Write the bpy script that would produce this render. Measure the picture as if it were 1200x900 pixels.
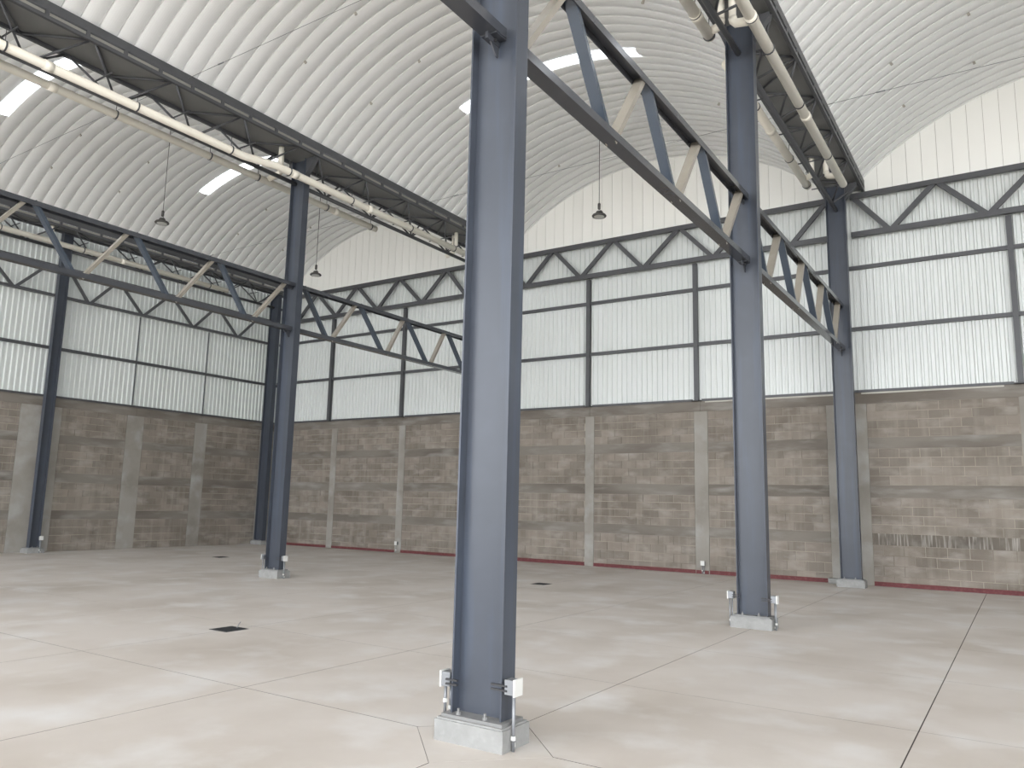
import bpy, math, random
from math import radians, sin, cos, sqrt, asin, pi, atan2
from mathutils import Vector, Matrix

for _o in list(bpy.data.objects):
    bpy.data.objects.remove(_o, do_unlink=True)
scene = bpy.context.scene
COL = scene.collection
rnd = random.Random(7)

# ------------------------------------------------------------------ camera
CAM_YAW, CAM_PITCH, CAM_ROLL, FOCAL_PX = radians(33.244), radians(8.73), radians(1.282), 912.4
_f = Vector((-sin(CAM_YAW) * cos(CAM_PITCH), cos(CAM_YAW) * cos(CAM_PITCH), sin(CAM_PITCH)))
_r = Vector((cos(CAM_YAW), sin(CAM_YAW), 0))
_u = _r.cross(_f)
_r2 = _r * cos(CAM_ROLL) + _u * sin(CAM_ROLL)
_u2 = -_r * sin(CAM_ROLL) + _u * cos(CAM_ROLL)
cam_data = bpy.data.cameras.new('camera')
cam_data.sensor_fit = 'HORIZONTAL'
cam_data.sensor_width = 36.0
cam_data.lens = FOCAL_PX / 1200.0 * 36.0
cam_data.clip_start, cam_data.clip_end = 0.05, 400
cam = bpy.data.objects.new('camera', cam_data)
_m = Matrix((_r2, _u2, -_f)).transposed().to_4x4()
_m.translation = Vector((0, 0, 1.6))
cam.matrix_world = _m
COL.objects.link(cam)
scene.camera = cam

# ------------------------------------------------------------------ sky, light, exposure
world = bpy.data.worlds.new('sky')
scene.world = world
world.use_nodes = True
_n = world.node_tree.nodes
_bg = _n['Background']
_sky = _n.new('ShaderNodeTexSky')
_sky.sky_type = 'HOSEK_WILKIE'
_sky.sun_direction = (0.25, -0.55, 0.8)
_sky.turbidity = 5.0
_sky.ground_albedo = 0.4
_mixw = _n.new('ShaderNodeMix')
_mixw.data_type = 'RGBA'
_mixw.inputs[0].default_value = 0.8
_mixw.inputs[7].default_value = (0.95, 0.97, 1.0, 1)
world.node_tree.links.new(_sky.outputs[0], _mixw.inputs[6])
world.node_tree.links.new(_mixw.outputs[2], _bg.inputs[0])
_bg.inputs[1].default_value = 2.0

vs = scene.view_settings
vs.view_transform = 'Standard'
vs.look = 'None'
vs.gamma = 1.0
vs.use_curve_mapping = False
vs.exposure = 2.13

# open front of the hall: portal so that the sky outside is sampled well (gives no light itself)
_pl = bpy.data.lights.new('front_opening_portal', 'AREA')
_pl.shape = 'RECTANGLE'
_pl.size, _pl.size_y = 39.2, 11.0
_pl.cycles.is_portal = True
_po = bpy.data.objects.new('front_opening_portal', _pl)
_po.location = (-3.25, -10.05, 5.5)
_po.rotation_euler = (radians(90), 0, radians(180))
COL.objects.link(_po)

_pl2 = bpy.data.lights.new('added_side_opening_portal', 'AREA')  # sky sampling for the unseen side opening added to brighten the left wall
_pl2.shape = 'RECTANGLE'
_pl2.size, _pl2.size_y = 13.0, 9.2
_pl2.cycles.is_portal = True
_po2 = bpy.data.objects.new('added_side_opening_portal', _pl2)
_po2.location = (16.45, -3.5, 4.6)
_po2.rotation_euler = (radians(90), 0, radians(90))
COL.objects.link(_po2)


# ------------------------------------------------------------------ materials
def rgb(r, g, b):
    def l(c):
        c /= 255.0
        return c / 12.92 if c <= 0.04045 else ((c + 0.055) / 1.055) ** 2.4
    return (l(r), l(g), l(b), 1.0)


def mat(name, base, rough=0.5, vary=0.0, scale=2.0, dark=None, light=None, bump=0.0, bump_scale=40.0,
        metallic=0.0, spec=0.5, rand=None, rand_amt=0.0, stretch=(1, 1, 1), streak=None):
    """Procedural principled material. vary: amount of noise mixing towards dark / light."""
    m = bpy.data.materials.new(name)
    m.use_nodes = True
    nt = m.node_tree
    n, l = nt.nodes, nt.links
    p = n['Principled BSDF']
    p.inputs['Roughness'].default_value = rough
    p.inputs['Metallic'].default_value = metallic
    p.inputs['Specular IOR Level'].default_value = spec
    geo = n.new('ShaderNodeNewGeometry')
    mp = n.new('ShaderNodeMapping')
    mp.inputs['Scale'].default_value = stretch
    l.new(geo.outputs['Position'], mp.inputs['Vector'])
    cur = None
    rgbn = n.new('ShaderNodeRGB')
    rgbn.outputs[0].default_value = base
    cur = rgbn.outputs[0]

    def mix(a, bcol, fac, mode='MIX'):
        mx = n.new('ShaderNodeMix')
        mx.data_type = 'RGBA'
        mx.blend_type = mode
        l.new(fac, mx.inputs[0])
        l.new(a, mx.inputs[6])
        if isinstance(bcol, tuple):
            mx.inputs[7].default_value = bcol
        else:
            l.new(bcol, mx.inputs[7])
        return mx.outputs[2]

    def noise(sc, detail=4.0, lo=0.35, hi=0.7, amt=1.0, vec=None):
        t = n.new('ShaderNodeTexNoise')
        t.inputs['Scale'].default_value = sc
        t.inputs['Detail'].default_value = detail
        l.new(vec or mp.outputs[0], t.inputs['Vector'])
        r = n.new('ShaderNodeMapRange')
        r.inputs['From Min'].default_value = lo
        r.inputs['From Max'].default_value = hi
        r.inputs['To Max'].default_value = amt
        l.new(t.outputs['Fac'], r.inputs['Value'])
        return r.outputs[0]
    if rand:
        if rand == 'object':
            src = n.new('ShaderNodeObjectInfo').outputs['Random']
        else:
            src = geo.outputs['Random Per Island']
        ramp = n.new('ShaderNodeValToRGB')
        b = base
        ramp.color_ramp.elements[0].color = (b[0] * (1 - rand_amt), b[1] * (1 - rand_amt * 1.02), b[2] * (1 - rand_amt * 1.06), 1)
        ramp.color_ramp.elements[1].color = (b[0] * (1 + rand_amt), b[1] * (1 + rand_amt * 0.95), b[2] * (1 + rand_amt * 0.9), 1)
        l.new(src, ramp.inputs[0])
        cur = ramp.outputs[0]
    if vary > 0:
        if dark:
            cur = mix(cur, dark, noise(scale, 5, 0.42, 0.72, vary))
        if light:
            cur = mix(cur, light, noise(scale * 2.3, 6, 0.5, 0.75, vary))
    if streak:
        scol, samt, ssc = streak
        mp2 = n.new('ShaderNodeMapping')
        mp2.inputs['Scale'].default_value = (1, 1, 0.06)
        l.new(geo.outputs['Position'], mp2.inputs['Vector'])
        cur = mix(cur, scol, noise(ssc, 3, 0.5, 0.72, samt, mp2.outputs[0]))
    l.new(cur, p.inputs['Base Color'])
    if bump > 0:
        t = n.new('ShaderNodeTexNoise')
        t.inputs['Scale'].default_value = bump_scale
        t.inputs['Detail'].default_value = 4
        l.new(geo.outputs['Position'], t.inputs['Vector'])
        b = n.new('ShaderNodeBump')
        b.inputs['Strength'].default_value = bump
        b.inputs['Distance'].default_value = 0.01
        l.new(t.outputs['Fac'], b.inputs['Height'])
        l.new(b.outputs[0], p.inputs['Normal'])
    return m


M = {}
M['steel'] = mat('blue_grey_paint', rgb(67, 71, 79), 0.3, 0.35, 1.6, dark=rgb(60, 64, 71), light=rgb(74, 79, 88), spec=0.3,
                 streak=(rgb(72, 81, 96), 0.45, 9.0))
M['truss'] = mat('glossy_truss_paint', rgb(68, 70, 75), 0.17, 0.3, 1.6, dark=rgb(62, 64, 68), light=rgb(74, 77, 83), spec=0.65)
M['truss_sky_reflect'] = mat('truss_paint_sky_reflection', rgb(66, 74, 84), 0.2, 0.3, 1.6, dark=rgb(60, 67, 76), light=rgb(74, 82, 92), spec=0.5)  # blue tint paints in the sky reflected by glossy falling bars
M['truss_vault_reflect'] = mat('truss_paint_vault_reflection', rgb(142, 136, 125), 0.3, 0.4, 3.0, dark=rgb(128, 122, 111), light=rgb(152, 147, 138))  # lighter colour paints in the vault reflected by glossy rising bars
M['steel_dark'] = mat('dark_grey_paint', rgb(74, 75, 78), 0.45, 0.3, 2.0, dark=rgb(62, 62, 64), light=rgb(84, 84, 86))
M['gutter'] = mat('gutter_sheet_grey', rgb(122, 122, 121), 0.5, 0.4, 1.2, dark=rgb(106, 106, 105), light=rgb(132, 132, 130))
M['galv'] = mat('galvanised_strip', rgb(176, 172, 162), 0.4, 0.3, 3.0, dark=rgb(150, 147, 138))
M['upstand'] = mat('gutter_side_grey', rgb(142, 140, 133), 0.45, 0.3, 3.0, dark=rgb(120, 118, 112))
M['roof'] = mat('roof_sheet_cream', rgb(234, 235, 234), 0.42, 0.25, 0.7, dark=rgb(227, 227, 224), light=rgb(239, 239, 238), rand='object', rand_amt=0.025)
M['gable'] = mat('gable_sheet_cream', rgb(245, 245, 240), 0.5, 0.2, 0.9, dark=rgb(240, 239, 233), rand='object', rand_amt=0.015)
M['sheet'] = mat('wall_sheet_white', rgb(210, 214, 212), 0.36, 0.25, 0.8, dark=rgb(199, 203, 199), rand='object', rand_amt=0.02)
_bd, _bl = rgb(96, 88, 78), rgb(156, 151, 143)
M['block'] = mat('concrete_block', rgb(127, 119, 110), 0.9, 0.7, 1.5, dark=_bd, light=_bl, bump=0.4, bump_scale=60, rand='object', rand_amt=0.16, stretch=(0.55, 0.55, 1.2), streak=(rgb(154, 148, 138), 0.4, 5.0))
M['block_far'] = mat('concrete_block_far', rgb(127, 119, 110), 0.9, 0.7, 1.5, dark=_bd, light=_bl, bump=0.4, bump_scale=60, rand='island', rand_amt=0.16, stretch=(0.55, 0.55, 1.2), streak=(rgb(154, 148, 138), 0.4, 5.0))
M['mortar'] = mat('pale_mortar', rgb(156, 148, 136), 0.95, 1.0, 0.9, dark=rgb(98, 90, 80))
M['tie'] = mat('grey_tie_concrete', rgb(144, 140, 133), 0.85, 0.8, 0.9, dark=rgb(114, 108, 99), light=rgb(160, 159, 155), bump=0.2, bump_scale=30)
M['band'] = mat('brown_tie_concrete', rgb(120, 114, 106), 0.88, 0.95, 1.3, dark=rgb(92, 85, 77), light=rgb(142, 139, 133), bump=0.25, bump_scale=30, stretch=(0.35, 0.35, 1.5))
M['band_streaked'] = mat('brown_tie_concrete_white_runs', rgb(104, 97, 88), 0.88, 0.9, 1.3, dark=rgb(84, 78, 70), light=rgb(124, 119, 112), streak=(rgb(186, 182, 174), 0.6, 24.0))
M['red'] = mat('red_painted_base', rgb(96, 46, 48), 0.75, 0.6, 6.0, dark=rgb(84, 40, 42), light=rgb(124, 78, 76))
M['slab'] = mat('polished_concrete_slab', rgb(196, 189, 182), 0.5, 1.0, 0.6, dark=rgb(176, 167, 157), light=rgb(206, 203, 200), bump=0.03, bump_scale=120, spec=0.35, stretch=(1, 1.0, 1))
M['joint'] = mat('joint_shadow_concrete', rgb(70, 65, 60), 0.95)
M['yard'] = mat('yard_concrete', rgb(190, 184, 174), 0.9, 0.5, 0.3, dark=rgb(170, 164, 154))
M['plinth'] = mat('plinth_concrete', rgb(140, 140, 138), 0.85, 0.6, 7.0, dark=rgb(122, 122, 120), light=rgb(152, 152, 150), bump=0.3, bump_scale=50)
M['pvc'] = mat('cream_pvc', rgb(243, 238, 225), 0.35, 0.3, 2.5, dark=rgb(234, 226, 208))
M['black'] = mat('black_steel', rgb(44, 44, 46), 0.5)
M['hole'] = mat('dark_drain', rgb(38, 40, 42), 0.7, 0.5, 20, dark=rgb(22, 23, 25))
M['white_plastic'] = mat('white_plastic', rgb(206, 206, 202), 0.4)
M['zinc'] = mat('zinc_conduit', rgb(128, 130, 133), 0.4, metallic=0.3)
M['lamp'] = mat('lamp_housing', rgb(70, 68, 66), 0.5)
M['lens'] = mat('lamp_lens_unlit', rgb(190, 190, 184), 0.3)


def skylight_material():
    m = bpy.data.materials.new('translucent_skylight')
    m.use_nodes = True
    nt = m.node_tree
    nt.nodes.clear()
    out = nt.nodes.new('ShaderNodeOutputMaterial')
    tr = nt.nodes.new('ShaderNodeBsdfTranslucent')
    tr.inputs['Color'].default_value = (0.93, 0.94, 0.95, 1)
    df = nt.nodes.new('ShaderNodeBsdfTransparent')
    df.inputs['Color'].default_value = (0.95, 0.96, 0.97, 1)
    mx = nt.nodes.new('ShaderNodeMixShader')
    mx.inputs[0].default_value = 0.35
    nt.links.new(tr.outputs[0], mx.inputs[1])
    nt.links.new(df.outputs[0], mx.inputs[2])
    nt.links.new(mx.outputs[0], out.inputs['Surface'])
    return m


M['skylight'] = skylight_material()


# ------------------------------------------------------------------ mesh builder
class MB:
    def __init__(self):
        self.v, self.f = [], []

    def quad(self, a, b, c, d):
        i = len(self.v)
        self.v += [tuple(a), tuple(b), tuple(c), tuple(d)]
        self.f.append((i, i + 1, i + 2, i + 3))
        return self

    def box(self, x0, x1, y0, y1, z0, z1):
        i = len(self.v)
        self.v += [(x0, y0, z0), (x1, y0, z0), (x1, y1, z0), (x0, y1, z0), (x0, y0, z1), (x1, y0, z1), (x1, y1, z1), (x0, y1, z1)]
        self.f += [(i, i + 3, i + 2, i + 1), (i + 4, i + 5, i + 6, i + 7), (i, i + 1, i + 5, i + 4),
                   (i + 1, i + 2, i + 6, i + 5), (i + 2, i + 3, i + 7, i + 6), (i + 3, i, i + 4, i + 7)]
        return self

    def bar(self, a, b, w, h, up=(0, 0, 1)):
        """box bar from a to b, w across, h along up"""
        a, b = Vector(a), Vector(b)
        d = (b - a).normalized()
        s = d.cross(Vector(up))
        if s.length < 1e-5:
            s = d.cross(Vector((1, 0, 0)))
        s.normalize()
        t = s.cross(d).normalized()
        i = len(self.v)
        for p in (a, b):
            for (ss, tt) in ((-1, -1), (1, -1), (1, 1), (-1, 1)):
                self.v.append(tuple(p + s * (ss * w / 2) + t * (tt * h / 2)))
        self.f += [(i, i + 1, i + 2, i + 3), (i + 7, i + 6, i + 5, i + 4)]
        for k in range(4):
            j = (k + 1) % 4
            self.f.append((i + j, i + k, i + 4 + k, i + 4 + j))
        return self

    def channel(self, a, b, w, h, t, up=(0, 0, 1)):
        """U channel from a to b: web w wide at the -up side, flanges h high along up, plate thickness t"""
        a, b = Vector(a), Vector(b)
        u = Vector(up).normalized()
        s = (b - a).normalized().cross(u).normalized()
        u = s.cross((b - a).normalized())
        self.bar(a + u * (t / 2), b + u * (t / 2), w, t, u)
        for k in (-1, 1):
            o = s * (k * (w / 2 - t / 2)) + u * (t + (h - t) / 2)
            self.bar(a + o, b + o, t, h - t, u)
        return self

    def tube(self, pts, r, n=12, caps=True):
        pts = [Vector(p) for p in pts]
        base = len(self.v)
        prev = None
        for k, p in enumerate(pts):
            d = (pts[min(k + 1, len(pts) - 1)] - pts[max(k - 1, 0)]).normalized()
            if prev is None:
                s = d.cross(Vector((0, 0, 1)))
                if s.length < 1e-4:
                    s = d.cross(Vector((1, 0, 0)))
            else:
                s = prev - d * prev.dot(d)
            s.normalize()
            prev = s
            t = d.cross(s)
            for q in range(n):
                a = 2 * pi * q / n
                self.v.append(tuple(p + s * (r * cos(a)) + t * (r * sin(a))))
        for k in range(len(pts) - 1):
            for q in range(n):
                i, j = base + k * n + q, base + k * n + (q + 1) % n
                self.f.append((i, j, j + n, i + n))
        if caps:
            self.f.append(tuple(base + q for q in reversed(range(n))))
            self.f.append(tuple(base + (len(pts) - 1) * n + q for q in range(n)))
        return self

    def lathe(self, prof, n=16, at=(0, 0, 0)):
        base = len(self.v)
        for (r, z) in prof:
            for q in range(n):
                a = 2 * pi * q / n
                self.v.append((at[0] + r * cos(a), at[1] + r * sin(a), at[2] + z))
        for k in range(len(prof) - 1):
            for q in range(n):
                i, j = base + k * n + q, base + k * n + (q + 1) % n
                self.f.append((i, j, j + n, i + n))
        self.f.append(tuple(base + q for q in reversed(range(n))))
        self.f.append(tuple(base + (len(prof) - 1) * n + q for q in range(n)))
        return self

    def prism(self, poly, axis, a0, a1):
        """polygon extruded along 'x','y' or 'z'; poly holds the other two coordinates in order"""
        n = len(poly)
        i = len(self.v)
        for a in (a0, a1):
            for (p, q) in poly:
                self.v.append({'x': (a, p, q), 'y': (p, a, q), 'z': (p, q, a)}[axis])
        self.f += [tuple(i + k for k in range(n)), tuple(i + n + k for k in reversed(range(n)))]
        for k in range(n):
            j = (k + 1) % n
            self.f.append((i + j, i + k, i + n + k, i + n + j))
        return self

    def mesh(self, name, material, origin=(0, 0, 0), smooth=False):
        me = bpy.data.meshes.new(name)
        o = origin
        me.from_pydata([(v[0] - o[0], v[1] - o[1], v[2] - o[2]) for v in self.v], [], self.f)
        me.validate()
        import bmesh
        bm = bmesh.new()
        bm.from_mesh(me)
        bmesh.ops.recalc_face_normals(bm, faces=bm.faces)
        bm.to_mesh(me)
        bm.free()
        me.materials.append(material)
        if smooth:
            for p in me.polygons:
                p.use_smooth = True
        return me


def put(name, me, parent=None, loc=(0, 0, 0)):
    """link a mesh; loc is relative to the parent"""
    o = bpy.data.objects.new(name, me)
    COL.objects.link(o)
    o.location = loc
    if parent is not None:
        o.parent = parent
    return o


def part(name, mb, material, parent, smooth=False, label=None):
    """mesh given in world coordinates, made a child of parent"""
    org = wloc(parent)
    o = put(name, mb.mesh(name, material, org, smooth), parent)
    if label:
        o['label'] = label
    return o


def wloc(o):
    v = Vector((0, 0, 0))
    while o is not None:
        v = v + Vector(o.location)
        o = o.parent
    return v


def thing(name, label, cat, loc=(0, 0, 0), group=None):
    o = bpy.data.objects.new(name, None)
    COL.objects.link(o)
    o.empty_display_size = 0.2
    o.location = loc
    o['label'], o['category'] = label, cat
    if group:
        o['group'] = group
    return o


def struct(name, mb, material, label=None, smooth=False):
    o = put(name, mb.mesh(name, material, (0, 0, 0), smooth))
    o['kind'] = 'structure'
    if label:
        o['label'] = label
    return o


# ------------------------------------------------------------------ layout (metres; camera stands at x=0, y=0)
YW = 19.0            # face of the back wall
XL = -22.8           # face of the left wall
XR = 16.35
YF = -10.0            # open front
LINE = {'left': -22.6, 'mid': -12.95, 'main': -3.2, 'right': 6.55}
ROW0, ROW1, ROW2, ROW3 = 18.3, 11.05, 4.6, -1.85
HB = 4.27            # top of the block work

# ------------------------------------------------------------------ floor: slabs with joints, diamonds at the columns
floor = struct('floor', MB().box(XL - 0.2, XR + 0.2, YF, YW + 0.2, -0.16, -0.005), M['joint'], 'grey concrete floor slab of the empty hall')
XJ = [XL, -20.4, -17.85, -15.4, LINE['mid'], -10.6, -8.25, -5.69, LINE['main'], -0.765, 1.68, 4.1, 6.55, 9.0, 11.4, 13.9, XR]
YJ = [YF, -8.3, -6.2, -4.0, ROW3, 0.3, 2.45, ROW2, 6.76, 8.9, ROW1, 13.45, 15.9, ROW0, YW]
GX = {-0.765: 0.009, LINE['main']: 0.006, -5.69: 0.006, -8.25: 0.005}
GY = {ROW2: 0.006, 6.76: 0.004}
DIA = 0.56
dias = [(LINE['main'], ROW2)]
for i in range(len(XJ) - 1):
    for j in range(len(YJ) - 1):
        x0, x1, y0, y1 = XJ[i], XJ[i + 1], YJ[j], YJ[j + 1]
        a0, a1 = x0 + GX.get(x0, 0.003) / 2, x1 - GX.get(x1, 0.003) / 2
        b0, b1 = y0 + GY.get(y0, 0.003) / 2, y1 - GY.get(y1, 0.003) / 2
        poly = []
        for (cx, cy, px, py, first) in ((x0, y0, a0, b0, 'y'), (x1, y0, a1, b0, 'x'), (x1, y1, a1, b1, 'y'), (x0, y1, a0, b1, 'x')):
            if (cx, cy) in dias:
                sx, sy = (1 if px > cx else -1), (1 if py > cy else -1)
                dd = DIA + 0.006
                px_pt = (px, cy + sy * (dd - abs(px - cx)))
                py_pt = (cx + sx * (dd - abs(py - cy)), py)
                poly += [px_pt, py_pt] if first == 'y' else [py_pt, px_pt]
            else:
                poly.append((px, py))
        so = part('slab', MB().prism(poly, 'z', -0.005, 0.0), M['slab'], floor)
        so.data.materials.append(M['joint'])
        for pg in so.data.polygons:
            if abs(pg.normal.z) < 0.5:
                pg.material_index = 1
for (cx, cy) in dias:
    part('slab', MB().prism([(cx - DIA, cy), (cx, cy - DIA), (cx + DIA, cy), (cx, cy + DIA)], 'z', -0.005, 0.0), M['slab'], floor)
yard = struct('yard_paving', MB().box(-60, 45, -60, YF - 0.01, -0.2, -0.02), M['yard'], 'pale concrete yard outside the open front')


# ------------------------------------------------------------------ block walls
TIERS = [(0.0, 0.88), (1.13, 1.91), (2.18, 2.99), (3.24, 4.01)]
BANDS = [(0.88, 1.13), (1.91, 2.18), (2.99, 3.24), (4.01, HB)]
_block_cache = {}


def block_wall(wall, pos, ties, u0, u1, visible, cam_u):
    """pos(u0,u1,d0,d1,z0,z1) -> box limits in world; d measured out of the wall face into the hall"""
    singles = []
    us = [u0] + [e for t in ties for e in t] + [u1]
    bays = [(us[k], us[k + 1]) for k in range(0, len(us), 2) if us[k + 1] - us[k] > 0.1]
    for (a, b) in ties:
        for (z0, z1) in [(0.0, 0.88), (0.885, 1.91), (1.915, 2.99), (2.995, 4.01)]:
            part('tie_column', MB().box(*pos(a, b, -0.05, 0.006 + rnd.uniform(0, 0.008), z0, z1)), M['tie'], wall)
    for (a, b) in bays:
        for (z0, z1) in BANDS[:3]:
            part('tie_beam', MB().box(*pos(a + 0.004, b - 0.004, -0.05, 0.004 + rnd.uniform(0, 0.008), z0, z1)), M['band_streaked' if (abs(a + 2.86) < 0.1 and z0 == 0.88 and wall.name == 'wall_back') else 'band'], wall)
        for (z0, z1) in TIERS:
            h = (z1 - z0) / 4
            for c in range(4):
                zz0, zz1 = z0 + c * h + 0.007, z0 + (c + 1) * h - 0.007
                u = a + 0.008 - (0.205 if c % 2 else 0.0)
                while u < b - 0.02:
                    s, e = max(u, a + 0.008), min(u + 0.396, b - 0.008)
                    if e - s > 0.03:
                        singles.append((s, e, zz0, zz1))
                    u += 0.41
    cap_edges = [u0] + [(t[0] + t[1]) / 2 for t in ties] + [u1]
    for k in range(len(cap_edges) - 1):
        if cap_edges[k + 1] - cap_edges[k] > 0.05:
            part('bond_beam', MB().box(*pos(cap_edges[k] + 0.003, cap_edges[k + 1] - 0.003, -0.05, 0.012, 4.01, HB)), M['band'], wall)
    vis = [s for s in singles if visible[0] < (s[0] + s[1]) / 2 < visible[1]]
    vis.sort(key=lambda s: abs((s[0] + s[1]) / 2 - cam_u) - 0.3 * (s[1] - s[0]))
    near = set(vis[:300])
    far = MB()
    for s in singles:
        d = rnd.uniform(-0.002, 0.004)
        if s in near:
            key = (round(s[1] - s[0], 3), round(s[3] - s[2], 3), wall.name)
            lim = pos(s[0], s[1], -0.05, 0.0, s[2], s[3])
            c = ((lim[0] + lim[1]) / 2, (lim[2] + lim[3]) / 2, (lim[4] + lim[5]) / 2)
            if key not in _block_cache:
                hx, hy, hz = (lim[1] - lim[0]) / 2, (lim[3] - lim[2]) / 2, (lim[5] - lim[4]) / 2
                _block_cache[key] = MB().box(-hx, hx, -hy, hy, -hz, hz).mesh('block', M['block'])
            off = pos(0, 0, d, d, 0, 0)
            zero = pos(0, 0, 0, 0, 0, 0)
            put('block', _block_cache[key], wall, (c[0] + off[0] - zero[0], c[1] + off[2] - zero[2], c[2]))
        else:
            far.box(*pos(s[0], s[1], -0.05, d, s[2], s[3]))
    o = part('block_courses', far, M['block_far'], wall)
    o['kind'] = 'stuff'


def pos_back(a, b, d0, d1, z0, z1):
    return (a, b, YW - d1, YW - d0, z0, z1)


def pos_left(a, b, d0, d1, z0, z1):
    return (XL + d0, XL + d1, a, b, z0, z1)


wall_back = struct('wall_back', MB().box(XL - 0.2, XR + 0.2, YW + 0.008, YW + 0.2, 0, HB), M['mortar'], 'long concrete block wall with white ribbed sheets above')
wall_left = struct('wall_left', MB().box(XL - 0.2, XL - 0.008, YF, YW + 0.007, 0, HB), M['mortar'], 'darker concrete block side wall with ribbed sheets above')
TIES_B = [(XL, -22.45), (-19.8, -19.54), (-16.75, -16.49), (-13.4, -12.5), (-10.0, -9.73), (-6.9, -6.55), (-3.72, -2.86), (0.04, 0.34), (3.2, 3.5), (6.3, 6.9), (9.7, 10.0), (13.0, 13.3), (16.0, XR)]
TIES_L = [(YF, -9.7), (-8.6, -8.0), (-5.2, -4.9), (-2.2, -1.5), (1.2, 1.5), (4.2, 4.9), (7.3, 7.6), (10.35, 11.45), (13.4, 13.95), (15.75, 16.2), (18.4, YW)]
block_wall(wall_back, pos_back, TIES_B, XL, XR, (-8.0, 0.6), 0.0)
block_wall(wall_left, pos_left, TIES_L, YF, YW, (9.2, 18.5), 9.0)
# right side wall, behind the camera's right shoulder; cut short for the added light opening
wall_right = struct('wall_right', MB().box(XR, XR + 0.2, 3.0, YW, 0, HB), M['band'], 'concrete block side wall')
part('cladding_sheet', MB().box(XR + 0.05, XR + 0.06, 3.0, YW, HB, 9.4), M['sheet'], wall_right)

# red painted base strip on the back wall
base = thing('baseboard_back', 'low dark red painted strip along the foot of the block wall', 'baseboard', (-8, YW, 0))
del base['category']
base['kind'] = 'structure'
edges = [XL + 0.4] + [e for t in TIES_B[1:-1] for e in t] + [XR]
for k in range(0, len(edges), 2):
    h = rnd.uniform(0.075, 0.1)
    part('red_strip', MB().box(edges[k], edges[k + 1], YW - 0.012, YW + 0.008, 0.0, h), M['red'], base)
part('red_strip', MB().box(-6.88, -6.57, YW - 0.03, YW - 0.008, 0.0, 0.085), M['red'], base)


# ------------------------------------------------------------------ ribbed wall sheets
PITCH = 0.145


def ribbed_sheet(n, z0, z1, along):
    prof = []
    for k in range(n):
        b = k * PITCH
        prof += [(b, 0.0), (b + 0.072, 0.0), (b + 0.088, 0.034), (b + 0.129, 0.034)]
    prof.append((n * PITCH, 0.0))
    mb = MB()
    for z in (z0, z1):
        for (u, d) in prof:
            mb.v.append((u, -d, z) if along == 'x' else (d, u, z))
    m = len(prof)
    for k in range(m - 1):
        mb.f.append((k, k + 1, m + k + 1, m + k))
    return mb.mesh('cladding_sheet', M['sheet'])


SH_B = ribbed_sheet(6, HB, 9.0, 'x')
SH_L = ribbed_sheet(6, HB, 9.08, 'y')
SW = 6 * PITCH
u = XL - 0.02
while u < XR:
    put('cladding_sheet', SH_B, wall_back, (u, YW + 0.03, 0))
    u += SW
u = YW - SW + 0.03
while u > YF:
    put('cladding_sheet', SH_L, wall_left, (XL - 0.03, u, 0))
    u -= SW

# vault shape
RV, ZC = 6.6, 4.45
VAULTS = [(-17.78, 4.48), (-8.075, 4.5), (1.675, 4.5), (11.43, 4.5)]


def vault_z(x):
    best = None
    for (xc, hs) in VAULTS:
        if abs(x - xc) <= hs:
            best = ZC + sqrt(RV * RV - (x - xc) ** 2)
    return best if best else 9.3


# flat gable sheets on a dark backing
_poly = [(XL - 0.1, 8.98), (XR, 8.98)] + [(XR - k * (XR - XL) / 160.0, vault_z(XR - k * (XR - XL) / 160.0) + 0.06) for k in range(161)]
part('gable_backing', MB().prism(_poly, 'y', YW + 0.031, YW + 0.05), M['galv'], wall_back)
GP = 0.31
x = XL - 0.05
while x < XR:
    x1 = x + GP - 0.007
    mid = [x + (x1 - x) * k / 3 for k in range(4)]
    top = [(q, vault_z(q) + 0.05) for q in mid]
    poly = [(x, 8.98), (x1, 8.98)] + top[::-1]
    mb = MB().prism(poly, 'y', YW + 0.0, YW + 0.03)
    part('gable_panel', mb, M['gable'], wall_back)
    x += GP

# ------------------------------------------------------------------ vaulted roof panels
PW = 0.3115


def panel_mb(th0, th1, seg, n_rep=1, y0=0.0):
    prof = [(0.0, 0.045), (0.0, -0.024)]
    for q in range(1, 8):
        f = q / 8.0
        prof.append((f * (PW - 0.010), -0.024 * (1 - f) - 0.027 * (1 - (2 * f - 1) ** 2)))
    prof += [(PW - 0.010, 0.0), (PW, 0.045)]
    mb = MB()
    for rep in range(n_rep):
        base = len(mb.v)
        for k in range(seg + 1):
            th = th0 + (th1 - th0) * k / seg
            for (dy, dr) in prof:
                r = RV + dr
                mb.v.append((r * sin(th), y0 + rep * PW + dy, ZC + r * cos(th)))
        m = len(prof)
        for k in range(seg):
            for q in range(m - 1):
                i = base + k * m + q
                mb.f.append((i, i + 1, i + m + 1, i + m))
    return mb


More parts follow.
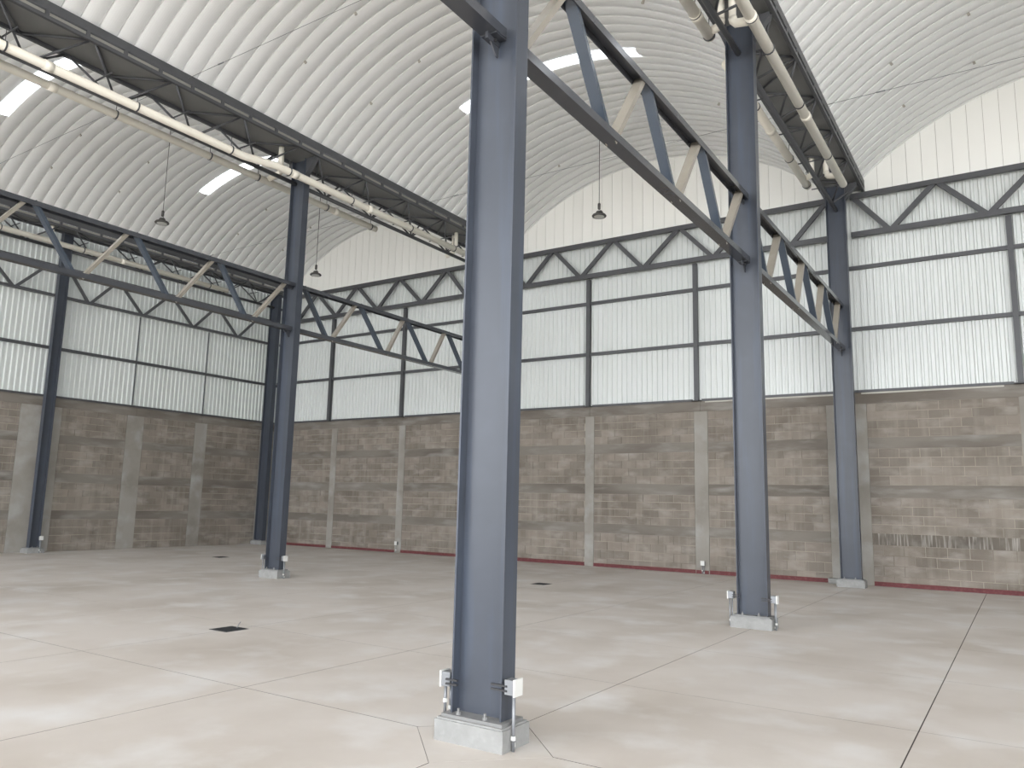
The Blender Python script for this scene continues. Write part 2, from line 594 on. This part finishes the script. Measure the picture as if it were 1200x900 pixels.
ROOF_Y0 = 3.7
N_VIS = int((YW + 0.15 - ROOF_Y0) / PW) + 1
N_BACK = int((ROOF_Y0 - YF) / PW)
SKY_Y = [7.75, 13.5]
ceilings = []
for vi, (xc, hs) in enumerate(VAULTS):
    th = asin(hs / RV)
    me = panel_mb(-th, th, 56, N_BACK, -N_BACK * PW).mesh('ceiling', M['roof'])
    c = put('ceiling', me, None, (xc, ROOF_Y0, 0))
    c['kind'] = 'structure'
    c['label'] = ['cream ribbed barrel vault holding two hanging lamps', 'cream ribbed barrel vault holding one hanging lamp', 'cream ribbed barrel vault without a hanging lamp', 'cream ribbed barrel vault over the far bay'][vi]
    ceilings.append(c)
    full = panel_mb(-th, th, 56).mesh('roof_panel', M['roof'])
    s0 = asin(-2.3 / RV)
    s1 = asin(2.1 / RV)
    left_p = panel_mb(-th, s0, 14).mesh('roof_panel', M['roof'])
    sky_p = panel_mb(s0, s1, 22).mesh('skylight_panel', M['skylight'])
    right_p = panel_mb(s1, th, 16).mesh('roof_panel', M['roof'])
    sky_idx = [int((y - ROOF_Y0) / PW) for y in SKY_Y]
    for k in range(N_VIS):
        if k in sky_idx:
            put('roof_panel', left_p, c, (0, k * PW, 0))
            put('roof_panel', right_p, c, (0, k * PW, 0))
            so = put('skylight_panel', sky_p, c, (0, k * PW, 0))
            so['label'] = 'bright translucent skylight strip in the vault'
        else:
            put('roof_panel', full, c, (0, k * PW, 0))
    # small seam clips
    clip = MB().box(-0.022, 0.022, -0.014, 0.014, -0.06, 0.0).mesh('seam_clip', M['galv'])
    for y in (9.7, 11.6, 15.4, 17.3):
        ky = round((y - ROOF_Y0) / PW) * PW
        for dx in (-3.3, -1.97, 3.1):
            t = asin(dx / RV)
            o = put('seam_clip', clip, c, (RV * sin(t), ky, ZC + RV * cos(t)))
            o.rotation_euler = (0, t, 0)


# ------------------------------------------------------------------ wall steel: girts, posts, sill
def girts(wall, pos, u0, u1, zs, posts, post_z, pw):
    pe = [u0] + sorted(posts) + [u1]
    for z in zs:
        for k in range(len(pe) - 1):
            part('girt', MB().box(*pos(pe[k] + pw / 2, pe[k + 1] - pw / 2, -0.002, 0.07, z, z + 0.085)), M['steel_dark'], wall)
    for p in posts:
        part('wall_post', MB().box(*pos(p - pw / 2, p + pw / 2, -0.002, 0.11 if pw > 0.05 else 0.03, HB, post_z)), M['steel_dark'], wall)
        part('post_shoe', MB().box(*pos(p - pw * 1.1, p + pw * 1.1, -0.01, 0.13, HB, HB + 0.02)), M['black'], wall)
    for k in range(len(pe) - 1):
        part('sill_angle', MB().box(*pos(pe[k] + pw * 1.1, pe[k + 1] - pw * 1.1, -0.002, 0.05, HB, HB + 0.055)), M['steel_dark'], wall)


girts(wall_back, pos_back, XL, XR, (5.70, 7.15), [-19.95, -16.66, -9.9, -6.8, 0.1, 3.4, 6.55, 9.9, 13.1], 7.88, 0.11)
girts(wall_left, pos_left, YF, YW, (5.62,), [-3.0, 1.2, 7.2, 13.5, 15.97], 7.1, 0.03)
for (a, b) in ((-6.6, -3.4), (-2.95, -0.2)):
    part('sill_flashing', MB().box(*pos_back(a, b, 0.012, 0.03, HB - 0.04, HB - 0.005)), M['galv'], wall_back, label='pale strip of flashing under the sheets')


# ------------------------------------------------------------------ columns
def column(x, y, label, plinth_z=0.15, top=9.0, wall_side=None, group=None):
    t = thing('steel_column', label, 'column', (x, y, 0), group)
    b = plinth_z
    hx, fw, tf, tw = 0.21, 0.08, 0.014, 0.010
    if wall_side == 'left':      # turned a quarter: web parallel to the left wall
        part('web', MB().box(x - tw / 2, x + tw / 2, y - hx * 0.6 + tf, y + hx * 0.6 - tf, b + 0.02, top), M['steel'], t)
        for s in (-1, 1):
            part('flange', MB().box(x - fw, x + fw, y + s * hx * 0.6 - tf / 2, y + s * hx * 0.6 + tf / 2, b + 0.02, top), M['steel'], t)
        px, py = 0.2, 0.22
    else:
        part('web', MB().box(x - hx + tf, x + hx - tf, y - tw / 2, y + tw / 2, b + 0.02, top), M['steel'], t)
        for s in (-1, 1):
            xe = x + s * (hx - tf / 2)
            part('flange', MB().box(xe - tf / 2, xe + tf / 2, y - fw, y + fw, b + 0.02, top), M['steel'], t)
        px, py = 0.28, 0.165
    pl = MB()
    e = 0.012
    pl.prism([(x - px, y - py), (x + px, y - py), (x + px, y + py), (x - px, y + py)], 'z', 0.0, b - e)
    pl.prism([(x - px + e, y - py + e), (x + px - e, y - py + e), (x + px - e, y + py - e), (x - px + e, y + py - e)], 'z', b - e, b)
    part('plinth', pl, M['plinth'], t, label='pale concrete plinth')
    part('base_plate', MB().box(x - px + 0.03, x + px - 0.03, y - py + 0.035, y + py - 0.035, b, b + 0.02), M['gutter'], t)
    for bx in (-0.13, 0.09):
        for by in (-0.095, 0.095):
            if wall_side == 'left':
                p0 = (x + by * 1.1, y + (bx + 0.02) * 0.6)
            else:
                p0 = (x + bx, y + by)
            part('anchor_bolt', MB().lathe([(0.018, 0), (0.018, 0.018), (0.009, 0.018), (0.009, 0.04)], 8, (p0[0], p0[1], b + 0.02)), M['gutter'], t)
    return t


def head_bracket(t, x, y, left=-0.32, right=0.46):
    """flared plates that carry the gutter girder on the column head"""
    for s, e in ((-1, left), (1, right)):
        x0 = x + s * 0.21
        part('head_gusset', MB().prism([(x0, 8.62), (x + e, 8.93), (x + e, 8.995), (x0, 8.99)], 'y', y - 0.06, y + 0.06), M['steel_dark'], t)


cA = column(LINE['main'], ROW2, 'grey steel column with a floor joint cut as a diamond around its plinth')
cB = column(LINE['main'], ROW1, 'free-standing grey steel column in line between the diamond joint column and the block wall')
cC = column(LINE['main'], ROW0, 'grey steel column against the block wall with red foot strip, under the girder end')
cD = column(LINE['mid'], ROW1, 'slender free-standing grey steel column nearest the darker side wall')
cD0 = column(LINE['mid'], ROW0, 'grey steel column against the block wall behind the column with the diamond joint')
cD2 = column(LINE['mid'], ROW2, 'grey steel column at the far end of the truss that runs before the side wall')
cA2 = column(LINE['main'], ROW3, 'grey steel column at the unseen end of the bolted truss')
cF = column(-22.55, 10.95, 'dark grey steel column against the side wall, white outlet box at its foot', 0.12, 8.95, 'left')
cG = column(-22.5, 18.45, 'dark steel column in the corner where the two block walls meet', 0.12, 8.95)
for c_, x_, y_ in ((cA, -3.2, ROW2), (cB, -3.2, ROW1), (cC, -3.2, ROW0), (cD, -12.95, ROW1), (cD0, -12.95, ROW0), (cD2, -12.95, ROW2), (cA2, -3.2, ROW3)):
    head_bracket(c_, x_, y_)


# ------------------------------------------------------------------ tie trusses along the column lines
def truss(label, x, y0, y1, first_bottom, zb=5.15, zt=6.2, n=7, tops=None, bots=None):
    t = thing('tie_truss', label, 'truss', (x, y0, zb))
    w = 0.15
    part('bottom_chord', MB().channel((x, y0, zb), (x, y1, zb), w, 0.085, 0.010, (0, 0, 1)), M['truss'], t)
    part('top_chord', MB().channel((x, y0, zt), (x, y1, zt), w, 0.085, 0.010, (0, 0, -1)), M['truss'], t)
    seq = sorted([(b, zb + 0.012, 0) for b in bots] + [(a, zt - 0.012, 1) for a in tops])
    for k in range(len(seq) - 1):
        (ya, za, ka), (yb, zb_, kb) = seq[k], seq[k + 1]
        if ka == kb:
            continue
        d = 0.06
        a = Vector((x, ya + d, za))
        b = Vector((x, yb - d, zb_))
        up = (0, 1, 1) if za > zb_ else (0, -1, 1)
        part('diagonal', MB().channel(a, b, 0.115, 0.055, 0.008, up if za > zb_ else (0, 1, -1)), M['truss_sky_reflect' if za > zb_ else 'truss_vault_reflect'], t)  # one paint, two colours: sky reflection on falling bars, vault reflection on rising
    for (ye, s) in ((y0, 1), (y1, -1)):
        for z in (zb + 0.045, zt - 0.045):
            part('end_clip', MB().box(x - 0.012, x + 0.012, min(ye - s * 0.0, ye + s * 0.16), max(ye, ye + s * 0.16), z - 0.10, z + 0.02), M['truss'], t)
            if z < zb + 0.1:
                part('gusset', MB().prism([(ye, zb - 0.14), (ye + s * 0.03, zb - 0.14), (ye + s * 0.16, zb), (ye, zb)], 'x', x - 0.006, x + 0.006), M['truss'], t)
                part('seat_angle', MB().box(x - 0.07, x + 0.07, min(ye, ye + s * 0.13), max(ye, ye + s * 0.13), zb - 0.012, zb), M['truss'], t)
            part('clip_bolt', MB().tube([(x - 0.03, ye + s * 0.07, z - 0.075), (x + 0.03, ye + s * 0.07, z - 0.075)], 0.014, 6), M['black'], t)
    return t


NB1, NT1 = [4.74, 6.48, 8.2, 9.92], [5.62, 7.33, 9.07, 10.86]
NB2, NT2 = [12.12, 13.97, 15.67, 17.33], [11.24, 12.98, 14.68, 16.38, 18.05]
truss('grey tie truss from the diamond joint column to the next column, crossing the skylight', -3.2, ROW2 + 0.02, ROW1 - 0.02, True, tops=NT1, bots=NB1)
truss('grey tie truss running from the free column to the column on the block wall', -3.2, ROW1 + 0.02, ROW0 - 0.02, False, tops=NT2, bots=NB2)
truss('grey tie truss whose bolted bottom chord ends on the diamond joint column web', -3.2, ROW3 + 0.02, ROW2 - 0.02, True, tops=[y - 6.45 for y in NT1], bots=[y - 6.45 for y in NB1])
truss('grey tie truss in front of the side wall, ending on the slender column', -12.95, ROW2 + 0.02, ROW1 - 0.02, True, tops=NT1, bots=NB1)
truss('grey tie truss from the slender column back to the block wall', -12.95, ROW1 + 0.02, ROW0 - 0.02, False, tops=NT2, bots=NB2)


# ------------------------------------------------------------------ wall trusses
def wall_truss(label, pos, a, b, zb, zt, tops, bots, ch=0.12, dw=0.11):
    lim = pos(a, a, 0.16, 0.16, zb, zb)
    t = thing('wall_truss', label, 'truss', (lim[0], lim[2], zb))
    part('bottom_chord', MB().box(*pos(a, b, 0.12, 0.22, zb, zb + ch)), M['steel_dark'], t)
    part('top_chord', MB().box(*pos(a, b, 0.12, 0.22, zt - ch, zt)), M['steel_dark'], t)
    seq = sorted([(q, zb + ch * 0.8, 0) for q in bots] + [(q, zt - ch * 0.8, 1) for q in tops])
    for k in range(len(seq) - 1):
        (ua, za, ka), (ub, zb_, kb) = seq[k], seq[k + 1]
        if ka == kb:
            continue
        pa, pb = pos(ua + 0.05, ua, 0.17, 0.17, za, za), pos(ub - 0.05, ub, 0.17, 0.17, zb_, zb_)
        if pos is pos_back:
            A_, B_ = (ua + 0.05, pa[2], za), (ub - 0.05, pb[2], zb_)
            up = (0, 1, 0)
        else:
            A_, B_ = (pa[0], ua + 0.05, za), (pb[0], ub - 0.05, zb_)
            up = (1, 0, 0)
        part('diagonal', MB().bar(A_, B_, dw, 0.06, up), M['steel_dark'], t)
    return t


wall_truss('dark truss on the block wall sheets between the corner and the slender column line', pos_back, -22.28, -13.17, 7.89, 8.94,
           [-22.2, -20.77, -18.81, -16.88, -14.92, -13.22], [-21.72, -19.78, -17.83, -15.9, -14.1])
wall_truss('dark wall truss behind the single hanging lamp', pos_back, -12.73, -3.42, 7.89, 8.94,
           [-12.7, -11.0, -9.1, -7.18, -5.3, -3.47], [-11.93, -10.1, -8.2, -6.27, -4.35])
wall_truss('dark wall truss above the widest clear stretch of block wall', pos_back, -2.98, 6.3, 7.89, 8.94,
           [-2.95, -1.2, 0.72, 2.6, 4.5, 6.25], [-2.15, -0.25, 1.65, 3.55, 5.45])
wall_truss('thin dark truss on the side wall between its column and the corner', pos_left, 11.1, 18.3, 7.1, 8.02,
           [11.1, 12.62, 14.36, 16.1, 17.85], [11.8, 13.48, 15.25, 17.0], 0.075, 0.075)
wall_truss('thin dark truss on the side wall on the open front side of its column', pos_left, 4.7, 10.8, 7.1, 8.02,
           [5.4, 7.1, 8.85, 10.6], [4.7, 6.3, 8.0, 9.74], 0.075, 0.075)


# ------------------------------------------------------------------ gutter girders (triangular lattice under a gutter tray)
def girder(label, x, y0, y1, ol, orr, zb=8.42, bays=1.5, zt=9.03):
    t = thing('gutter_girder', label, 'girder', (x, y0, zb))
    part('bottom_chord', MB().tube([(x, y0 + 0.12, zb), (x, y1 - 0.12, zb)], 0.045, 10), M['steel_dark'], t, True)
    part('gutter_tray', MB().box(x + ol, x + orr, y0, y1, 9.065, 9.075), M['gutter'], t)
    for o in (ol, orr):
        s = 1 if o > 0 else -1
        part('top_chord', MB().box(x + o - 0.03, x + o + 0.03, y0, y1, zt - 0.03, zt + 0.03), M['steel_dark'], t)
        part('gutter_upstand', MB().box(x + o - s * 0.010 - 0.004, x + o - s * 0.010 + 0.004, y0, y1, 9.075, 9.132), M['upstand'], t)
        part('eave_rail', MB().box(x + o - 0.035, x + o + 0.025, y0, y1, 9.142, 9.30), M['steel_dark'], t)
        y = y0 + 0.1
        while y < y1 - 0.05:
            part('rail_post', MB().box(x + o - 0.03, x + o + 0.03, y - 0.03, y + 0.03, zt + 0.03, 9.15), M['steel_dark'], t)
            y += 0.65
    n = int((y1 - y0) / bays)
    for k in range(n + 1):
        yt = y0 + k * bays
        yb = yt + bays / 2
        yn = yt + bays
        if yb < y1 - 0.1:
            for o in (ol, orr):
                part('lattice_bar', MB().tube([(x, yb, zb), (x + o * 0.96, max(yt, y0) + 0.03, zt)], 0.021, 6), M['steel_dark'], t, True)
                if yn < y1 + 0.2:
                    part('lattice_bar', MB().tube([(x, yb, zb), (x + o * 0.96, min(yn, y1) - 0.03, zt)], 0.021, 6), M['steel_dark'], t, True)
            part('cross_bar', MB().tube([(x + ol, yb, zt), (x + orr, yt + 0.03, zt)], 0.021, 6), M['steel_dark'], t, True)
            if yn < y1:
                part('cross_bar', MB().tube([(x + ol, yb, zt), (x + orr, yn - 0.03, zt)], 0.021, 6), M['steel_dark'], t, True)
        if k % 1 == 0 and yb < y1 - 0.1:
            part('hanger_bar', MB().bar((x + max(ol, -0.42), yb - 0.35, zb + 0.27), (x + min(orr, 0.42), yb - 0.35, zb + 0.27), 0.02, 0.02), M['steel_dark'], t)
    return t


gs = [('main', ROW1, YW + 0.01, 'lattice gutter girder ending on the block wall over the free column line'),
      ('main', ROW2, ROW1, 'lattice gutter girder above the truss that crosses the skylight'),
      ('mid', ROW1, YW + 0.01, 'lattice gutter girder from the slender column to the block wall'),
      ('mid', ROW2, ROW1, 'lattice gutter girder on the open front side of the slender column'),
      ('main', ROW3, ROW2, 'lattice gutter girder above the bolted truss end'),
      ('mid', YF, ROW2, 'lattice gutter girder over the open front bay'),
      ('main', YF, ROW3, 'lattice gutter girder at the open front edge')]
for (ln, a, b, lb) in gs:
    girder(lb, LINE[ln], a, b, -0.34, 0.5)
girder('lattice gutter girder along the top of the side wall, corner bay', -22.6, 10.95, YW + 0.01, -0.12, 0.42, 8.5)
girder('lattice gutter girder along the top of the side wall, bay nearer the open front', -22.6, 4.6, 10.95, -0.12, 0.42, 8.5)
girder('lattice gutter girder along the top of the side wall, front end', -22.6, YF, 4.6, -0.12, 0.42, 8.5)
# closing strip over the right side wall head
part('eave_strip', MB().box(15.8, XR + 0.06, YF, YW, 9.30, 9.33), M['gutter'], wall_right)
part('gutter_tray', MB().box(6.05, 7.05, YF, YW, 9.26, 9.28), M['gutter'], ceilings[2])


# ------------------------------------------------------------------ PVC drain pipes
def pipe(label, pts, r, coups, hang, group=None):
    t = thing('drain_pipe', label, 'pipe', pts[0])
    part('pipe', MB().tube(pts, r, 14), M['pvc'], t, True)
    (x0, y0, z0) = pts[0]

    def at(y):
        for k in range(len(pts) - 1):
            if pts[k][1] <= y <= pts[k + 1][1]:
                f = (y - pts[k][1]) / max(1e-6, pts[k + 1][1] - pts[k][1])
                return tuple(pts[k][q] + f * (pts[k + 1][q] - pts[k][q]) for q in range(3))
        return pts[-1]
    for y in coups:
        p, q = at(y - 0.07), at(y + 0.07)
        part('coupling', MB().tube([p, q], r * 1.12, 14), M['pvc'], t, True)
    for y in hang:
        p, q = at(y - 0.012), at(y + 0.012)
        mb = MB().tube([p, q], r * 1.14, 14)
        mb.tube([(p[0], y, p[2] + r), (p[0], y, p[2] + r + 0.22)], 0.006, 6)
        part('pipe_hanger', mb, M['steel_dark'], t)
    return t


HG = [-6.0, -3.8, -1.6, 0.6, 2.8, 4.95, 7.12, 9.1]
pipe('cream drain pipe on the lamp side of the slender column girder', [(-13.44, YF, 8.45), (-13.44, 14.0, 8.45)], 0.075, [1.0, 6.0, 12.6], HG[4:] + [10.3, 12.3, 13.8])
pipe('cream drain pipe passing the slender column on its free side', [(-12.77, YF, 8.42), (-12.77, 9.4, 8.42), (-12.62, 10.1, 8.45), (-12.62, 17.0, 8.45)], 0.08,
     [0.5, 5.6, 10.6, 12.9], HG[4:] + [10.45, 12.3, 14.4, 16.2])
pipe('long cream drain pipe in full view below the girder over the block wall column', [(-2.79, YF, 8.45), (-2.79, 16.9, 8.45)], 0.08, [1.5, 6.5, 10.2, 13.5], HG + [10.2, 11.1, 13.0, 15.3])
pipe('cream drain pipe stopping at the head of the free column', [(-3.50, YF, 8.58), (-3.50, 10.55, 8.58)], 0.08, [2.5, 7.5, 9.95], HG[4:] + [9.9, 10.5])
pipe('cream drain pipe from the free column to the gable on the lamp side', [(-3.53, 11.4, 8.60), (-3.53, 17.0, 8.60)], 0.08, [14.0], [13.0, 15.4, 16.9])
pipe('cream drain pipe hung along the top of the side wall', [(-22.30, YF, 8.55), (-22.30, 16.2, 8.55)], 0.075, [2.0, 7.0, 12.5], HG + [11.3, 13.5, 15.5])


def downspout(label, x, y, spots, z0):
    t = thing('drain_downspout', label, 'pipe', (x, y, z0))
    for (xs, ys, xe, ze) in spots:
        m = 0.10 if xe > xs else -0.10
        part('drop_pipe', MB().tube([(xs, ys, 9.06), (xs, ys, ze + 0.14)], 0.055, 12), M['pvc'], t, True)
        pts = [(xs + (xe - xs) * (1 - cos(a)) * 0.5 if k < 3 else xe, ys, ze + 0.14 * (1 - sin(a))) for k, a in enumerate([0, pi / 8, pi / 4, pi / 2])]
        part('elbow', MB().tube(pts, 0.062, 12), M['pvc'], t, True)
    return t


downspout('pair of white drop pipes beside the slender column head', -12.95, 10.5, [(-12.88, 10.42, -12.66, 8.5), (-13.02, 10.55, -13.38, 8.5)], 8.5)
downspout('pair of white drop pipes at the wall end of the slender column girder', -12.95, 16.7, [(-12.86, 16.6, -12.64, 8.5), (-13.06, 16.75, -13.3, 8.5)], 8.5)
downspout('pair of white drop pipes with elbows at the free column head', -3.2, 10.4, [(-3.1, 10.35, -2.83, 8.5), (-3.3, 10.45, -3.47, 8.6)], 8.5)
downspout('pair of white drop pipes at the wall end over the column on the block wall', -3.2, 16.6, [(-3.05, 16.5, -2.83, 8.5), (-3.35, 16.6, -3.5, 8.62)], 8.5)
downspout('single white drop pipe beside the side wall column head', -22.4, 10.45, [(-22.42, 10.45, -22.34, 8.58)], 8.5)

# ------------------------------------------------------------------ tie rods under the vaults
for (xa, xb, nm) in ((-22.2, -13.45, 'vault with two hanging lamps'), (-12.45, -3.7, 'vault with one hanging lamp'), (-2.7, 6.05, 'vault beside the widest wall stretch')):
    for (y, wh) in ((7.83, 'nearer the open front'), (14.75, 'nearer the block wall')):
        t = thing('tie_rod', 'thin steel tie rod across the %s, %s' % (nm, wh), 'rod', (xa, y, 9.22))
        part('rod', MB().tube([(xa, y, 9.22), (xb, y, 9.22)], 0.0045, 6), M['zinc'], t, True)
        part('turnbuckle', MB().tube([(xa + 0.9, y, 9.22), (xa + 1.05, y, 9.22)], 0.012, 6), M['zinc'], t, True)


# ------------------------------------------------------------------ hanging lamps
def lamp(label, x, y, z=8.42):
    t = thing('hanging_lamp', label, 'lamp', (x, y, z), 'hanging lamps')
    zt = vault_z(x) - 0.05
    part('cable', MB().tube([(x, y, z + 0.34), (x, y, zt)], 0.008, 6), M['lamp'], t, True)
    part('driver', MB().lathe([(0.02, 0.34), (0.035, 0.32), (0.035, 0.20), (0.02, 0.18)], 10, (x, y, z)), M['lamp'], t)
    part('hook', MB().tube([(x, y, z + 0.19), (x + 0.06, y, z + 0.14), (x + 0.10, y, z + 0.09)], 0.008, 6), M['lamp'], t)
    part('housing', MB().lathe([(0.06, 0.135), (0.075, 0.12), (0.08, 0.085), (0.155, 0.05), (0.175, 0.02), (0.165, 0.0), (0.13, 0.0)], 20, (x, y, z)), M['lamp'], t, True)
    part('lens', MB().lathe([(0.125, 0.004), (0.12, -0.006)], 20, (x, y, z)), M['lens'], t)
    return t


lamp('round hanging lamp in front of the column on the side wall', -17.87, 10.91)
lamp('round hanging lamp in front of the cream gable between corner and slender column', -17.87, 16.08)
lamp('round hanging lamp seen between the diamond joint column and its truss', -8.08, 15.96)


# ------------------------------------------------------------------ outlet boxes on conduits
def outlet(label, x, y, z, side, foot_z=0.0, clamp=None, two=True):
    """side: unit direction (dx,dy) the cover faces"""
    dx, dy = side
    t = thing('outlet_box', label, 'outlet box', (x, y, foot_z))
    w, h, d = 0.042, 0.055, 0.045

    def bx(o0, o1, hw, z0, z1):
        a, b = min(o0, o1), max(o0, o1)
        if dx:
            xs = sorted((x + dx * a, x + dx * b))
            return MB().box(xs[0], xs[1], y - hw, y + hw, z0, z1)
        ys = sorted((y + dy * a, y + dy * b))
        return MB().box(x - hw, x + hw, ys[0], ys[1], z0, z1)
    part('box', bx(-d, d * 0.6, w, z - h + 0.008, z + h - 0.008), M['zinc'], t)
    part('cover_plate', bx(d * 0.6, d * 0.6 + 0.012, w + 0.008, z - h, z + h), M['white_plastic'], t)
    for k, o in enumerate((-0.012, 0.022) if two else (0.0,)):
        px, py = (x - (0.01 if k else -0.012) * dx, y + o) if dx else (x + o, y - (0.01 if k else -0.012) * dy)
        c = part('conduit', MB().tube([(px, py, foot_z + 0.0), (px, py, z - h + 0.008)], 0.011, 8), M['zinc'], t, True)
        part('conduit_nut', MB().lathe([(0.018, 0.0), (0.018, 0.025)], 6, (px, py, foot_z + (0.07 if k == 0 else 0.02))), M['white_plastic'], c)
    if clamp:
        (cx0, cx1, cy) = clamp
        part('clamp', MB().box(min(cx0, cx1), max(cx0, cx1), cy - 0.008, cy + 0.008, z - 0.03, z - 0.018).box(min(cx0, cx1), max(cx0, cx1), cy - 0.008, cy + 0.008, z + 0.0, z + 0.012), M['black'], t)
    return t


xA = LINE['main']
outlet('outlet box with its white cover plate in view, on the diamond joint column', xA + 0.285, ROW2 - 0.05, 0.40, (1, 0), 0.0, (xA + 0.13, xA + 0.26, ROW2 - 0.09))
outlet('outlet box seen edge on, on the diamond joint column', xA - 0.275, ROW2 - 0.03, 0.38, (-1, 0), 0.15, (xA - 0.25, xA - 0.15, ROW2 - 0.09))
outlet('outlet box with its white cover in view, on the column before the block wall', xA + 0.30, ROW1 - 0.05, 0.40, (1, 0), 0.0, (xA + 0.13, xA + 0.27, ROW1 - 0.09))
outlet('outlet box seen edge on, on the column before the block wall', xA - 0.30, ROW1 - 0.05, 0.42, (-1, 0), 0.0, (xA - 0.27, xA - 0.15, ROW1 - 0.09))
xD = LINE['mid']
outlet('outlet box with its white cover in view, at the foot of the slender column', xD + 0.31, ROW1 - 0.03, 0.40, (1, 0), 0.0, (xD + 0.15, xD + 0.28, ROW1 - 0.09))
outlet('pale outlet box seen edge on, at the foot of the slender column', xD - 0.31, ROW1 - 0.03, 0.40, (-1, 0), 0.0, (xD - 0.28, xD - 0.15, ROW1 - 0.09))
outlet('white outlet box in front of the foot of the side wall column', -22.28, 11.0, 0.40, (1, 0), 0.0, (-22.47, -22.31, 11.0))
outlet('white outlet box on the block wall between free column and diamond joint column', -6.70, YW - 0.07, 0.26, (0, -1))
outlet('white outlet box on the block wall near the slender column', -16.62, YW - 0.07, 0.29, (0, -1), 0.0, None, False)
# small concrete kerb stub beside the column on the block wall
kb = put('kerb_stub', MB().box(-3.78, -3.5, YW - 0.2, YW - 0.02, 0.0, 0.11).mesh('kerb_stub', M['plinth'], (-3.64, YW - 0.11, 0)), None, (-3.64, YW - 0.11, 0))
kb['label'], kb['category'] = 'small pale concrete stub beside the plinth at the block wall', 'concrete stub'


# ------------------------------------------------------------------ floor drains
def drain(label, x, y, s=0.17, rag=False):
    t = thing('floor_drain', label, 'drain', (x, y, 0))
    part('frame', MB().box(x - s, x + s, y - s, y + s, 0.0, 0.004), M['black'], t)
    part('grate', MB().box(x - s + 0.02, x + s - 0.02, y - s + 0.02, y + s - 0.02, 0.004, 0.006), M['hole'], t)
    for k in range(5):
        xx = x - s + 0.05 + k * (2 * s - 0.1) / 4
        part('grate_bar', MB().box(xx - 0.008, xx + 0.008, y - s + 0.02, y + s - 0.02, 0.006, 0.010), M['hole'], t)
    if rag:
        part('wire_stub', MB().tube([(x + 0.02, y + 0.10, 0.004), (x + 0.03, y + 0.12, 0.05), (x + 0.06, y + 0.12, 0.08)], 0.005, 5), M['zinc'], t)
    return t


drain('dark square floor drain on the bare floor, a bit of wire sticking up', -8.28, 6.42, 0.165, True)
drain('dark square floor drain between the diamond joint column and the block wall', -8.33, 13.95, 0.16)
drain('dark square floor drain before the side wall, beyond the slender column', -18.23, 13.7, 0.16)
